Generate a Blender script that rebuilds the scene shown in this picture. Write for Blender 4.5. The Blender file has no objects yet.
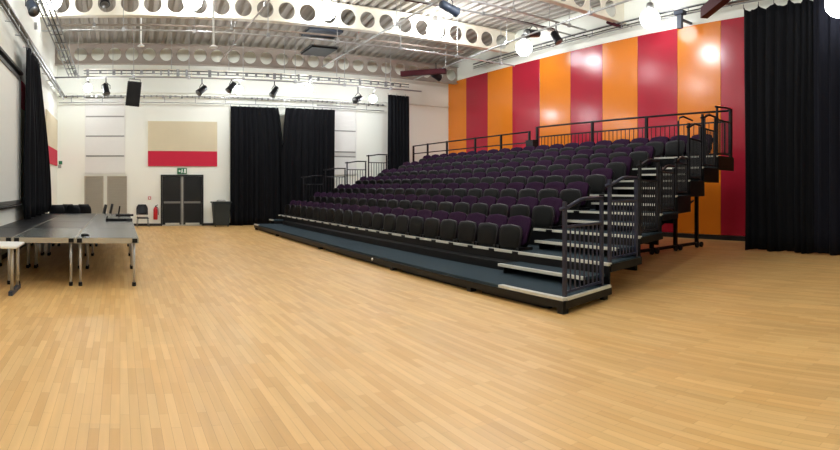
import bpy, bmesh, math, random
from mathutils import Matrix, Vector
random.seed(7)
PI = math.pi
C = bpy.context.scene.collection
HC = 1.55                      # eye height of the photographer

# ------------------------------------------------------------------ measuring
def at(x, y, X=None, Y=None, Z=None):
    """a place in the hall read off the photograph: bearing + one known plane"""
    th = (x - 120) / 580.0
    s, c, v = math.sin(th), math.cos(th), (187 - y) / 580.0
    t = X / s if X is not None else (Y / c if Y is not None else (Z - HC) / v)
    return Vector((t * s, t * c, HC + t * v))

FLOOR_A = (226, 186, 122); FLOOR_B = (211, 165, 101); LAMP = (246, 250, 255); LAMPE = 70
# ------------------------------------------------------------------ materials
def lin(c):
    return tuple(((v / 255) / 12.92 if v / 255 <= .04045 else ((v / 255 + .055) / 1.055) ** 2.4) for v in c) + (1,)

def mat(name, rgb, rough=.5, metal=0, var=.06, scale=6, spec=.5, coat=0, bump=0, bscale=60, emit=0):
    m = bpy.data.materials.new(name); m.use_nodes = True
    nt = m.node_tree; N = nt.nodes; L = nt.links
    b = N['Principled BSDF']
    tc = N.new('ShaderNodeTexCoord')
    nz = N.new('ShaderNodeTexNoise'); nz.inputs['Scale'].default_value = scale; nz.inputs['Detail'].default_value = 3
    L.new(tc.outputs['Object'], nz.inputs['Vector'])
    mx = N.new('ShaderNodeMix'); mx.data_type = 'RGBA'
    c = lin(rgb)
    mx.inputs[6].default_value = tuple(v * (1 - var) for v in c[:3]) + (1,)
    mx.inputs[7].default_value = tuple(min(1, v * (1 + var)) for v in c[:3]) + (1,)
    L.new(nz.outputs['Fac'], mx.inputs[0]); L.new(mx.outputs[2], b.inputs['Base Color'])
    b.inputs['Roughness'].default_value = rough; b.inputs['Metallic'].default_value = metal
    b.inputs['Specular IOR Level'].default_value = spec
    b.inputs['Coat Weight'].default_value = coat
    if bump:
        n2 = N.new('ShaderNodeTexNoise'); n2.inputs['Scale'].default_value = bscale
        L.new(tc.outputs['Object'], n2.inputs['Vector'])
        bp = N.new('ShaderNodeBump'); bp.inputs['Strength'].default_value = bump; bp.inputs['Distance'].default_value = .01
        L.new(n2.outputs['Fac'], bp.inputs['Height']); L.new(bp.outputs['Normal'], b.inputs['Normal'])
    if emit:
        b.inputs['Emission Color'].default_value = c; b.inputs['Emission Strength'].default_value = emit
    return m

def wood_floor():
    m = bpy.data.materials.new('beech_strip_floor'); m.use_nodes = True
    nt = m.node_tree; N = nt.nodes; L = nt.links; b = N['Principled BSDF']
    tc = N.new('ShaderNodeTexCoord')
    mp = N.new('ShaderNodeMapping'); mp.inputs['Rotation'].default_value = (0, 0, PI / 2)
    L.new(tc.outputs['Object'], mp.inputs['Vector'])
    def brick(w, h, off, c1, c2, mort):
        k = N.new('ShaderNodeTexBrick'); k.offset = off; k.offset_frequency = 2
        k.inputs['Scale'].default_value = 1; k.inputs['Brick Width'].default_value = w; k.inputs['Row Height'].default_value = h
        k.inputs['Mortar Size'].default_value = mort; k.inputs['Mortar Smooth'].default_value = .3; k.inputs['Bias'].default_value = 0
        k.inputs['Color1'].default_value = c1; k.inputs['Color2'].default_value = c2; k.inputs['Mortar'].default_value = lin((176, 132, 78))
        L.new(mp.outputs['Vector'], k.inputs['Vector']); return k
    k1 = brick(.62, .066, .37, lin(FLOOR_A), lin(FLOOR_B), .0012)
    k2 = brick(1.9, .264, .61, (.95, .95, .95, 1), (1.04, 1.03, 1.0, 1), 0)
    nz = N.new('ShaderNodeTexNoise'); nz.inputs['Scale'].default_value = 1.0; nz.inputs['Detail'].default_value = 5
    mp2 = N.new('ShaderNodeMapping'); mp2.inputs['Scale'].default_value = (18, 1.1, 1)
    L.new(tc.outputs['Object'], mp2.inputs['Vector']); L.new(mp2.outputs['Vector'], nz.inputs['Vector'])
    rp = N.new('ShaderNodeMapRange'); rp.inputs[3].default_value = .86; rp.inputs[4].default_value = 1.12
    L.new(nz.outputs['Fac'], rp.inputs[0])
    m1 = N.new('ShaderNodeMix'); m1.data_type = 'RGBA'; m1.blend_type = 'MULTIPLY'; m1.inputs[0].default_value = 1
    L.new(k1.outputs['Color'], m1.inputs[6]); L.new(k2.outputs['Color'], m1.inputs[7])
    m2 = N.new('ShaderNodeMix'); m2.data_type = 'RGBA'; m2.blend_type = 'MULTIPLY'; m2.inputs[0].default_value = 1
    L.new(m1.outputs[2], m2.inputs[6]); L.new(rp.outputs[0], m2.inputs[7])
    L.new(m2.outputs[2], b.inputs['Base Color'])
    n3 = N.new('ShaderNodeTexNoise'); n3.inputs['Scale'].default_value = 1.3; n3.inputs['Detail'].default_value = 4
    L.new(tc.outputs['Object'], n3.inputs['Vector'])
    r3 = N.new('ShaderNodeMapRange'); r3.inputs[3].default_value = .34; r3.inputs[4].default_value = .5
    L.new(n3.outputs['Fac'], r3.inputs[0]); L.new(r3.outputs[0], b.inputs['Roughness'])
    b.inputs['Specular IOR Level'].default_value = .4
    return m


M = dict(
    floor=wood_floor(),
    wall=mat('white_wall_paint', (240, 242, 231), .7, var=.03, scale=.6),
    deck=mat('perforated_roof_deck', (168, 162, 152), .5, .15, var=.10, scale=1.5),
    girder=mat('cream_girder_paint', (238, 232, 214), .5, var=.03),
    girderdark=mat('brown_girder_paint', (158, 146, 134), .5, var=.06),  # shade of the back-lit girder put into the colour; brown conduits share it
    orange=mat('orange_laminate', (226, 128, 34), .18, var=.06, scale=.8, spec=.4),
    red=mat('crimson_laminate', (172, 36, 54), .18, var=.05, scale=.8, spec=.4),
    cream=mat('cream_fabric', (214, 203, 172), .9, var=.05, scale=2, bump=.2),
    redfab=mat('red_fabric', (196, 34, 62), .9, var=.05, scale=2, bump=.2),
    curtain=mat('black_velvet', (16, 17, 20), .85, var=.15, scale=3, spec=0.12, bump=.15),
    curtainblue=mat('blue_black_velvet', (18, 19, 27), .85, var=.15, scale=3, spec=0.14, bump=.15),
    black=mat('black_paint', (15, 15, 16), .45, var=.08, spec=0.25),
    blacksatin=mat('black_satin', (26, 27, 30), .4, var=.1, spec=0.3),
    rail=mat('blue_grey_rail', (46, 48, 66), .35, .3, var=.08),
    raildark=mat('dark_rail', (20, 18, 22), .45, 0, var=.08, spec=0.25),
    shell=mat('seat_shell_plastic', (9, 9, 8), .5, var=.12, scale=12, spec=0.16),
    rim=mat('seat_rim_plastic', (30, 25, 29), .45, var=.1, spec=0.3),
    purple=mat('purple_fabric', (44, 22, 46), .85, var=.18, scale=14, bump=.3, bscale=200, spec=0.12),
    carpet=mat('blue_grey_carpet', (48, 61, 68), .95, var=.14, scale=30, bump=.3, bscale=300, spec=0.15),
    nose=mat('pale_step_nosing', (196, 195, 182), .45, var=.05),
    steel=mat('galvanised_steel', (168, 168, 166), .35, .6, var=.08),
    pipe=mat('pale_pipe', (190, 190, 188), .35, .5, var=.06),
    alu=mat('brushed_aluminium', (176, 170, 154), .4, .4, var=.05),
    decktop=mat('grey_stage_ply', (84, 88, 86), .27, var=.10, scale=3),  # grey lifted to hold the sheen on the floor-side decks
    deckblack=mat('black_stage_ply', (26, 26, 28), .3, var=.12, scale=3),
    white=mat('white_plastic', (236, 236, 230), .4, var=.02),
    blind=mat('white_blind', (232, 232, 226), .6, var=.02),
    groove=mat('grey_line', (150, 150, 144), .6, var=.03),
    louvre=mat('beige_louvre', (184, 176, 158), .6, var=.05),
    screen=mat('matt_screen', (222, 222, 212), .85, var=.02),
    door=mat('charcoal_door', (18, 20, 20), .4, var=.08, spec=0.3),
    metal=mat('grey_metal', (120, 120, 118), .35, .7, var=.08),
    green=mat('exit_green', (20, 110, 70), .5, var=.04),
    extred=mat('extinguisher_red', (190, 24, 34), .3, var=.04),
    darkred=mat('oxide_red_steel', (66, 20, 27), .7, var=.08, spec=.2),
    bluegrey=mat('blue_grey_paint', (50, 60, 76), .5, var=.08),
    bin=mat('green_black_plastic', (28, 36, 36), .5, var=.1),
    skirting=mat('black_skirting', (28, 26, 26), .5, var=.06),
    lamp=mat('lamp_glass', LAMP, .3, var=0, emit=LAMPE),
    barlamp=mat('bar_lamp_glass', LAMP, .3, var=0, emit=105),
    lampbright=mat('brighter_lamp_glass', LAMP, .3, var=0, emit=100),
    lampmid=mat('medium_lamp_glass', LAMP, .3, var=0, emit=26),
    lampsoft=mat('dimmed_lamp_glass', LAMP, .3, var=0, emit=13),
    lens=mat('lit_lens', (255, 250, 240), .3, var=0, emit=26),
)

# ------------------------------------------------------------------ mesh helper
class MB:
    def __init__(s, auto=True): s.v = []; s.f = []; s.m = []; s.sm = []; s.pc = []; s.k = 0; s.auto = auto
    def next(s): s.k += 1; return s
    def add(s, vs, fs, mi=0, smooth=False):
        o = len(s.v); s.v += [Vector(p) for p in vs]
        for f in fs: s.f.append([i + o for i in f]); s.m.append(mi); s.sm.append(smooth); s.pc.append(s.k)
        if s.auto: s.k += 1
        return s
    def box(s, a, b, mi=0, R=None, bevel=0):
        (x0, y0, z0), (x1, y1, z1) = [min(p, q) for p, q in zip(a, b)], [max(p, q) for p, q in zip(a, b)]
        vs = [(x, y, z) for z in (z0, z1) for y in (y0, y1) for x in (x0, x1)]
        fs = [(0, 2, 3, 1), (4, 5, 7, 6), (0, 1, 5, 4), (2, 6, 7, 3), (0, 4, 6, 2), (1, 3, 7, 5)]
        if R is not None: vs = [R @ Vector(v) for v in vs]
        return s.add(vs, fs, mi)
    def tube(s, pts, r, n=8, mi=0, cap=True):
        pts = [Vector(p) for p in pts]; k = len(pts); vs = []
        for i, p in enumerate(pts):
            d = (pts[min(i + 1, k - 1)] - pts[max(i - 1, 0)]).normalized()
            up = Vector((0, 0, 1)) if abs(d.z) < .95 else Vector((1, 0, 0))
            u = d.cross(up).normalized(); w = u.cross(d)
            rr = r[i] if isinstance(r, (list, tuple)) else r
            vs += [p + (u * math.cos(2 * PI * j / n) + w * math.sin(2 * PI * j / n)) * rr for j in range(n)]
        fs = [(i * n + j, i * n + (j + 1) % n, (i + 1) * n + (j + 1) % n, (i + 1) * n + j) for i in range(k - 1) for j in range(n)]
        if cap: fs += [list(range(n))[::-1], [(k - 1) * n + j for j in range(n)]]
        return s.add(vs, fs, mi, n > 6)
    def lathe(s, prof, c=(0, 0, 0), n=16, mi=0, R=None):
        vs = []
        for r, z in prof:
            for j in range(n):
                p = Vector((r * math.cos(2 * PI * j / n), r * math.sin(2 * PI * j / n), z))
                vs.append((R @ p if R is not None else p) + Vector(c))
        k = len(prof)
        fs = [(i * n + j, i * n + (j + 1) % n, (i + 1) * n + (j + 1) % n, (i + 1) * n + j) for i in range(k - 1) for j in range(n)]
        fs += [list(range(n))[::-1], [(k - 1) * n + j for j in range(n)]]
        return s.add(vs, fs, mi, True)
    def build_each(s, name, mats, parent):
        """every piece becomes a part of its own"""
        out = []
        for k in sorted(set(s.pc)):
            b = MB(); idx = {}
            for f, m_, sm_, p_ in zip(s.f, s.m, s.sm, s.pc):
                if p_ != k: continue
                for i in f:
                    if i not in idx: idx[i] = len(b.v); b.v.append(s.v[i])
                b.f.append([idx[i] for i in f]); b.m.append(m_); b.sm.append(sm_); b.pc.append(0)
            out.append(b.build(name, mats, parent))
        return out
    def build(s, name, mats, parent=None, loc=None):
        """vertices are in hall coordinates; with a parent they become relative to it"""
        off = Vector(loc) if loc is not None else (world_loc(parent) if parent is not None else Vector((0, 0, 0)))
        me = bpy.data.meshes.new(name)
        me.from_pydata([v - off for v in s.v], [], s.f)
        for mm in (mats if isinstance(mats, (list, tuple)) else [mats]): me.materials.append(mm)
        me.polygons.foreach_set('material_index', s.m); me.polygons.foreach_set('use_smooth', s.sm)
        me.update()
        o = bpy.data.objects.new(name, me); C.objects.link(o)
        if parent is not None:
            o.parent = parent; o.location = off - world_loc(parent)
        else: o.location = off
        return o

def world_loc(o):
    p = Vector((0, 0, 0))
    while o is not None: p += o.location; o = o.parent
    return p
def tag(o, label, cat, group=None):
    o['label'] = label; o['category'] = cat
    if group: o['group'] = group
    return o
def struct(o): o['kind'] = 'structure'; return o
def thing(name, label, cat, loc=(0, 0, 0), group=None, rz=0):
    o = bpy.data.objects.new(name, None); C.objects.link(o); o.empty_display_size = .1
    o.location = loc; o.rotation_euler.z = rz
    return tag(o, label, cat, group)
def dup(root, loc, label, group=None, rz=None):
    r = root.copy(); C.objects.link(r); r.location = loc; r['label'] = label
    if group: r['group'] = group
    if rz is not None: r.rotation_euler.z = rz
    for ch in list(root.children):
        c = ch.copy(); C.objects.link(c); c.parent = r
        for g in list(ch.children):
            d = g.copy(); C.objects.link(d); d.parent = c
    return r
def smooth_bevel(o, w=.01, seg=2):
    b = o.modifiers.new('bevel', 'BEVEL'); b.width = w; b.segments = seg; b.limit_method = 'ANGLE'; return o
ORD = ['first', 'second', 'third', 'fourth', 'fifth', 'sixth', 'seventh', 'eighth', 'ninth', 'tenth', 'eleventh', 'twelfth',
       'thirteenth', 'fourteenth', 'fifteenth', 'sixteenth', 'seventeenth', 'eighteenth', 'nineteenth', 'twentieth', 'twenty-first', 'twenty-second']

# ------------------------------------------------------------------ room shell
XL, XR, YB, YF, ZC = -2.51, 14.65, 23.05, -4.0, 7.72
struct(MB().box((XL - .2, YF - .2, -.15), (XR + .2, YB + .2, 0)).build('floor', M['floor']))
struct(MB().box((XL - .2, YB, 0), (XR + .2, YB + .2, 8)).build('wall_back', M['wall']))
struct(MB().box((XR, YF - .2, 0), (XR + .2, YB, 8)).build('wall_right', M['wall']))
struct(MB().box((XL - .2, YF - .2, 0), (XL, YB, 8)).build('wall_left', M['wall']))
struct(MB().box((XL, YF - .2, 0), (XR, YF, 8)).build('wall_front', M['wall']))
# corrugated roof deck, ribs running along the hall, dropping a little to the back wall
mb = MB(); pitch = .34; xs = []
x = XL - .1
while x < XR + .1:
    xs += [(x, 0), (x + .13, 0), (x + .17, .1), (x + .30, .1)]; x += pitch
ys = [(YF - .1, ZC), (18.3, ZC), (YB + .1, 7.1)]
vs = [(px, py, pz + dz) for (py, pz) in ys for (px, dz) in xs]
n = len(xs)
for j, nm in ((0, 'ceiling'), (1, 'ceiling_back')):
    mb = MB().add(vs[j * n:(j + 2) * n], [(i, i + 1, n + i + 1, n + i) for i in range(n - 1)])
    mb.add([(px, py, pz + .16) for (py, pz) in ys[j:j + 2] for px in (XL - .2, XR + .2)], [(0, 1, 3, 2)])
    struct(mb.build(nm, M['deck']))
# skirtings
struct(MB().box((XL, YB - .025, 0), (1.62, YB, .1)).box((3.33, YB - .025, 0), (XR, YB, .1)).build('baseboard_back', M['skirting']))
struct(MB().box((XR - .05, YF, 0), (XR, YB - .03, .13)).build('baseboard_right', M['skirting']))
struct(MB().box((XL, YF, 0), (XL + .025, YB - .03, .1)).build('baseboard_left', M['skirting']))
# ledge where the back wall meets the curtain rail
struct(MB().box((XL, YB - .12, 5.28), (XR - .06, YB, 5.36)).build('trim_1', M['wall']))

# tall striped cladding panels of the striped wall
edges = [23.0, 21.5, 19.88, 18.2, 16.54, 14.87, 13.32, 11.78, 10.21, 8.66, 7.1, 5.55, 4.0]
names = ['in the far corner against the white back wall', 'second from the far corner', 'third from the far corner', 'fourth from the far corner',
         'fifth from the far corner', 'with the smaller round reflection near its top', 'between the two crimson panels with a blank bright face',
         'third crimson one counted from the black curtain', 'with the big round glare near its top', 'beside the edge of the black curtain',
         'mostly hidden behind the black curtain', 'hidden behind the black curtain']
names[6] = 'just right of the crimson panel with the smaller round reflection'
names[7] = 'just left of the orange panel with the big round glare'
for i in range(12):
    col = 'orange' if i % 2 == 0 else 'red'
    y1, y0 = edges[i] - .004, edges[i + 1] + .004
    o = MB().box((XR - .04, y0, .14), (XR - .001, y1, 6.43)).build('wall_panel', M[col], loc=(XR, (y0 + y1) / 2, .14))
    smooth_bevel(o, .004, 1)
    tag(o, 'tall glossy %s wall panel %s' % ('orange' if col == 'orange' else 'crimson', names[i]), 'wall panel', 'striped wall panels')
for i in (11,):   # wholly behind the curtain
    pass

# ------------------------------------------------------------------ back wall fittings
def back(x, y, d=0.0): return at(x, y, Y=YB - d)
# double door
dl, dr, dt = back(162, 200).x, back(202, 200).x, 1.99
d = thing('door_1', '', '', ((dl + dr) / 2, YB, 0)); del d['label']; del d['category']; struct(d)
mb = MB()
mb.auto = False; mb.box((dl - .05, YB - .07, 0), (dl, YB - .001, dt + .05)).box((dr, YB - .07, 0), (dr + .05, YB - .001, dt + .05)).box((dl, YB - .07, dt), (dr, YB - .001, dt + .05))
mb.build('door_frame', M['door'], d)
mid = (dl + dr) / 2
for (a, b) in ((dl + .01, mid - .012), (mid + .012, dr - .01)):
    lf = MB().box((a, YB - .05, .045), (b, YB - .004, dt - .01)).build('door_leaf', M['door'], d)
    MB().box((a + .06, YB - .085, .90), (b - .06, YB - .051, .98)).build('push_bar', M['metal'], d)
    MB().box((a + .12, YB - .055, .05), (b - .1, YB - .0505, .12)).build('kick_plate', M['nose'], d)  # pale strip in place of light coming under the doors
    e = a if a > mid - .1 else b
    MB().box((min(e, e + (.05 if a > mid else -.05)), YB - .056, .05), (max(e, e + (.05 if a > mid else -.05)), YB - .0505, dt - .02)).build('edge_strip', M['metal'], d)
MB().box((dl, YB - .06, 0), (dr, YB - .004, .03)).build('threshold', M['alu'], d)  # bright sill, also standing for the light under the doors
# exit sign with running figure, arrow and doorway
p = back(182, 171); t = thing('exit_sign', 'green emergency exit sign above the charcoal double doors', 'sign', (p.x, YB, p.z))
MB().box((p.x - .19, YB - .05, p.z - .12), (p.x + .19, YB - .001, p.z + .12)).build('sign_box', M['green'], t)
mb = MB(); yy = YB - .0515
def flat(mb, pts): mb.add([(p.x + a, yy, p.z + b) for a, b in pts] + [(p.x + a, yy - .002, p.z + b) for a, b in pts],
    [list(range(len(pts))), list(range(len(pts), 2 * len(pts)))[::-1]] + [(i, (i + 1) % len(pts), len(pts) + (i + 1) % len(pts), len(pts) + i) for i in range(len(pts))])
flat(mb, [(.08, -.085), (.15, -.085), (.15, .085), (.08, .085)])
flat(mb, [(-.02, .05), (.02, .05), (.02, .085), (-.02, .085)])
flat(mb, [(-.04, -.02), (.01, -.02), (.03, .045), (-.02, .045)])
flat(mb, [(-.05, -.085), (-.02, -.085), (.01, -.02), (-.02, -.02)])
flat(mb, [(.03, -.075), (.055, -.06), (.02, -.015), (-.005, -.02)])
flat(mb, [(-.15, 0), (-.10, .05), (-.10, .018), (-.06, .018), (-.06, -.018), (-.10, -.018), (-.10, -.05)])
mb.build('pictogram', M['white'], t)
# cream and red acoustic board
def board(label, a, b, axis):
    (h0, h1) = (a, b)
    if axis == 'x': ctr = ((h0 + h1) / 2, YB, 2.4)
    else: ctr = (XL, (h0 + h1) / 2, 2.4)
    t = thing('acoustic_board', label, 'wall board', ctr, 'cream and red boards')
    for nm, z0, z1, mm in (('cream_panel', 2.985, 4.17, 'cream'), ('red_panel', 2.38, 2.98, 'redfab')):
        if axis == 'x': MB().box((h0, YB - .05, z0), (h1, YB - .001, z1)).build(nm, M[mm], t)
        else: MB().box((XL + .001, h0, z0), (XL + .05, h1, z1)).build(nm, M[mm], t)
board('cream board with red lower band above the double doors', back(148, 150).x, back(217, 150).x, 'x')
board('cream board with red lower band on screen wall beyond the black curtain', 19.4, 22.75, 'y')
t = thing('acoustic_board', 'board with red top band between the projection screen and the gathered curtain', 'wall board', (XL, 15.05, 1.3), 'cream and red boards')
MB().box((XL + .001, 14.25, 3.53), (XL + .05, 15.6, 4.22)).build('red_panel', M['redfab'], t)
MB().box((XL + .001, 14.25, 1.3), (XL + .05, 15.6, 3.525)).build('cream_panel', M['cream'], t)
# high windows with closed white blinds
def window(nm, x0, x1, zs):
    w = bpy.data.objects.new(nm, None); C.objects.link(w); struct(w); w.location = ((x0 + x1) / 2, YB, zs[0])
    for z0, z1 in zip(zs[:-1], zs[1:]):
        mb = MB(); k = 9
        for i in range(k):
            za, zb = z0 + .03 + (z1 - z0 - .06) * i / k, z0 + .03 + (z1 - z0 - .06) * (i + 1) / k
            mb.box((x0 + .04, YB - .035, za + .002), (x1 - .04, YB - .012, zb - .002))
        mb.build('blind', M['blind'], w)
        MB().box((x0 + .03, YB - .05, z1 - .025), (x1 - .03, YB - .001, z1 + .025)).build('window_bar', M['groove'], w)
    mb = MB().box((x0, YB - .05, zs[0] - .02), (x0 + .035, YB - .001, zs[-1])).box((x1 - .035, YB - .05, zs[0] - .02), (x1, YB - .001, zs[-1]))
    mb.box((x0, YB - .05, zs[0] - .03), (x1, YB - .001, zs[0] + .02)); mb.build('window_frame', M['blind'], w)
window('window_1', -1.39, .2, [2.1, 2.78, 3.57, 4.35, 5.1])
window('window_2', 8.1, 9.93, [2.1, 2.85, 3.05, 3.95, 5.0])
# beige louvre covers under the first window
for (xa, xb, lab) in ((84.5, 103.5, 'left'), (107, 127, 'right')):
    a, b = back(xa, 200).x, back(xb, 200).x
    t = thing('louvre_cover', 'beige louvred cover on back wall under the high window, %s of the pair' % lab, 'vent cover', ((a + b) / 2, YB, .1), 'louvred covers')
    MB().box((a, YB - .09, .1), (b, YB - .001, .14)).box((a, YB - .09, 1.95), (b, YB - .001, 1.99)).box((a, YB - .09, .14), (a + .04, YB - .001, 1.95)).box((b - .04, YB - .09, .14), (b, YB - .001, 1.95)).box((a, YB - .02, .14), (b, YB - .001, 1.95)).build('frame', M['louvre'], t)
    mb = MB()
    for i in range(26):
        z = .16 + i * .069
        mb.add([(a + .04, YB - .085, z), (b - .04, YB - .085, z), (b - .04, YB - .03, z + .05), (a + .04, YB - .03, z + .05),
                (a + .04, YB - .085, z + .008), (b - .04, YB - .085, z + .008), (b - .04, YB - .03, z + .058), (a + .04, YB - .03, z + .058)],
               [(0, 1, 2, 3), (7, 6, 5, 4), (0, 4, 5, 1), (3, 2, 6, 7), (0, 3, 7, 4), (1, 5, 6, 2)])
    mb.build('slats', M['louvre'], t)
# fire extinguisher
p = back(155.5, 213, .12); t = thing('fire_extinguisher', 'red fire extinguisher on the wall left of the double doors', 'fire extinguisher', (p.x, YB - .12, .26))
MB().lathe([(.075, .26), (.085, .28), (.085, .66), (.06, .73), (.03, .76)], (p.x, YB - .12, 0)).build('cylinder', M['extred'], t)
mb = MB().box((p.x - .02, YB - .14, .755), (p.x + .02, YB - .10, .80)).tube([(p.x - .01, YB - .12, .8), (p.x + .1, YB - .13, .84)], .012)
mb.build('valve', M['black'], t)
MB().tube([(p.x + .03, YB - .13, .78), (p.x + .1, YB - .14, .7), (p.x + .11, YB - .14, .45)], .014).build('hose', M['black'], t)
MB().box((p.x - .05, YB - .035, .5), (p.x + .05, YB - .001, .6)).build('wall_bracket', M['extred'], t)
# fire call point, small sign
p = back(149.5, 198); t = thing('call_point', 'small red fire call point on the wall above the extinguisher', 'alarm', (p.x, YB, p.z))
MB().box((p.x - .06, YB - .04, p.z - .06), (p.x + .06, YB - .001, p.z + .06)).build('box', M['extred'], t)
MB().box((p.x - .035, YB - .043, p.z - .035), (p.x + .035, YB - .0405, p.z + .035)).build('press_plate', M['white'], t)
p = back(60.5, 164); t = thing('wall_sign', 'small green and white sign at the left end of back wall', 'sign', (p.x, YB, p.z))
MB().box((p.x - .07, YB - .02, p.z - .02), (p.x + .07, YB - .001, p.z + .12)).build('green_plate', M['green'], t)
MB().box((p.x - .10, YB - .02, p.z - .16), (p.x + .03, YB - .001, p.z - .03)).build('white_plate', M['groove'], t)

# ------------------------------------------------------------------ curtains
ZD = .76
def curtain(label, p0, p1, z0, z1, mm='curtain', wave=.26, amp=.07, taper=0, scallop=0, pin=0, power=1.5, seed=1, gather=1.0, group='black stage curtains'):
    rnd = random.Random(seed)
    p0, p1 = Vector(p0), Vector(p1); L = (p1 - p0).length; d = (p1 - p0) / L; nrm = Vector((-d.y, d.x))
    n = int(L / .03); rows = 14; ph = 0; offs = []; k = 0
    for i in range(n + 1):
        ph += 2 * PI * .03 / (wave * (1 + .35 * math.sin(i * .11 + seed) * rnd.uniform(.6, 1)))
        offs.append(amp * (math.sin(ph) + .35 * math.sin(2.3 * ph + seed)))
    vs = []
    for j in range(rows + 1):
        f = j / rows
        for i in range(n + 1):
            s = i * .03 - L / 2
            w = 1 - taper * f ** power
            pos = (p0 + p1) / 2 + d * ((s + pin * L / 2) * w - pin * L / 2) + nrm * (offs[i] * (1 - .45 * f) + .02 * math.sin(5 * f + i * .07))
            z = z0 + (z1 - z0) * f
            if f == 1 and scallop: z -= scallop * abs(math.sin(i * .03 / .42 * PI)) ** .7
            if f == 0: z += .02 * math.sin(i * .23 + seed)
            vs.append((pos.x, pos.y, z))
    mb = MB().add(vs, [(j * (n + 1) + i, j * (n + 1) + i + 1, (j + 1) * (n + 1) + i + 1, (j + 1) * (n + 1) + i) for j in range(rows) for i in range(n)], 0, True)
    c = (p0 + p1) / 2
    t = thing('curtain', label, 'curtain', (c.x, c.y, z0), group)
    o = mb.build('drape', M[mm], t); s = o.modifiers.new('thick', 'SOLIDIFY'); s.thickness = .012; s.offset = 0
    hb = MB()
    for i in range(0, n + 1, 14):
        s = (i * .03 - L / 2 + pin * L / 2) * (1 - taper) - pin * L / 2; q = c + d * s
        hb.tube([(q.x, q.y, z1 - .05), (q.x, q.y, z1 + .07)], .01, 6)
    hb.build_each('hook', M['metal'], t)
    return t
cy = YB - .3
tx = lambda px, Y: at(px, 187, Y=Y).x
curtain('black floor-length curtain on back wall beside the green-black bin', (tx(230.5, cy), cy), (tx(283.5, cy), cy), .02, 4.78, seed=2, taper=.10, pin=1, power=5)
curtain('black floor-length curtain on back wall in front of the second high window', (tx(281, cy), cy - .22), (tx(333.5, cy), cy - .22), .02, 4.76, seed=5, taper=.06, pin=-1, power=5)
cy2 = 22.2
curtain('narrow black curtain in far corner behind the top rows of seats', (tx(388, cy2), cy2), (tx(410, cy2), cy2), .02, 5.5, seed=9, wave=.2)
curtain('black curtain gathered on screen wall beyond the projection screen', (XL + .3, 13.75), (XL + .3, 18.1), ZD + .04, 4.9, seed=4, wave=.3, taper=.55, pin=1)
curtain('broad black curtain hanging beside the crimson panel at the right', (12.5, 6.76), (12.4, 4.86), .03, 5.95, seed=11, wave=.22, scallop=.12)
curtain('blue-black curtain at the right edge of the photo', (12.32, 4.86), (12.3, 2.2), .03, 6.0, 'curtainblue', seed=13, wave=.24, scallop=.12)
# curtain tracks
t = thing('curtain_track', 'curtain track running along the back wall above the black curtains', 'curtain track', (6, YB - .3, 4.85))
MB().tube([(XL + .1, YB - .3, 5.12), (11.15, YB - .3, 5.12)], .03).tube([(XL + .1, YB - .3, 4.87), (11.15, YB - .3, 4.87)], .02).build('rail', M['steel'], t)
mb = MB()
for i in range(11): mb.tube([(XL + .6 + i * 1.22, YB - .32, 4.85), (XL + .6 + i * 1.22, YB - .32, 5.14), (XL + .6 + i * 1.22, YB - .001, 5.2)], .015, 6)
mb.build_each('bracket', M['steel'], t)
mb = MB(); rnd = random.Random(3)
for i in range(57):
    x = XL + .4 + i * .235 + rnd.uniform(-.05, .05); h = rnd.uniform(.03, .09)
    mb.box((x, YB - .35, 5.13 - h), (x + rnd.uniform(.03, .09), YB - .27, 5.15))
mb.build_each('runner', M['metal'], t)
t = thing('curtain_track', 'curtain track running along the screen wall above the gathered curtain', 'curtain track', (XL + .3, 15, 4.95))
MB().tube([(XL + .3, 6, 5.14), (XL + .3, YB - .4, 5.14)], .05).tube([(XL + .3, 6, 5.0), (XL + .3, YB - .4, 5.0)], .03).build_each('rail', M['metal'], t)
mb = MB()
for i in range(14): mb.tube([(XL + .32, 6.5 + i * 1.2, 4.96), (XL + .32, 6.5 + i * 1.2, 5.14), (XL + .001, 6.5 + i * 1.2, 5.2)], .013, 6)
mb.build_each('bracket', M['steel'], t)
t = thing('curtain_track', 'curtain track above the curtains at the right edge of the photo', 'curtain track', (12.4, 4.5, 6.05))
MB().tube([(12.55, 7.3, 6.13), (12.3, 2.0, 6.16)], .03).build('rail', M['steel'], t)
mb = MB()
for q in range(5): mb.tube([(12.54 - .05 * q, 7.1 - q * 1.2, 6.13), (12.54 - .05 * q, 7.1 - q * 1.2, ZC)], .012, 6)
mb.build_each('hanger', M['metal'], t)

# ------------------------------------------------------------------ projection screen
t = thing('projection_screen', 'large white projection screen with black border on the screen wall', 'screen', (XL, 12.2, 1.2))
MB().box((XL + .03, 10.0, 1.24), (XL + .06, 13.95, 4.16)).build('screen_surface', M['screen'], t)
mb = MB().box((XL + .001, 9.9, 4.16), (XL + .09, 14.07, 4.24)).box((XL + .001, 9.9, 1.16), (XL + .09, 14.07, 1.24)).box((XL + .001, 13.95, 1.24), (XL + .09, 14.07, 4.16)).box((XL + .001, 9.9, 1.24), (XL + .09, 10.0, 4.16))
mb.build('border', M['metal'], t)
MB().tube([(XL + .1, 9.9, 1.12), (XL + .1, 13.95, 1.12)], .035).build('bottom_bar', M['black'], t)
MB().box((XL + .001, 9.8, 4.3), (XL + .14, 14.1, 4.36)).build('top_case', M['black'], t)

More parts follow.
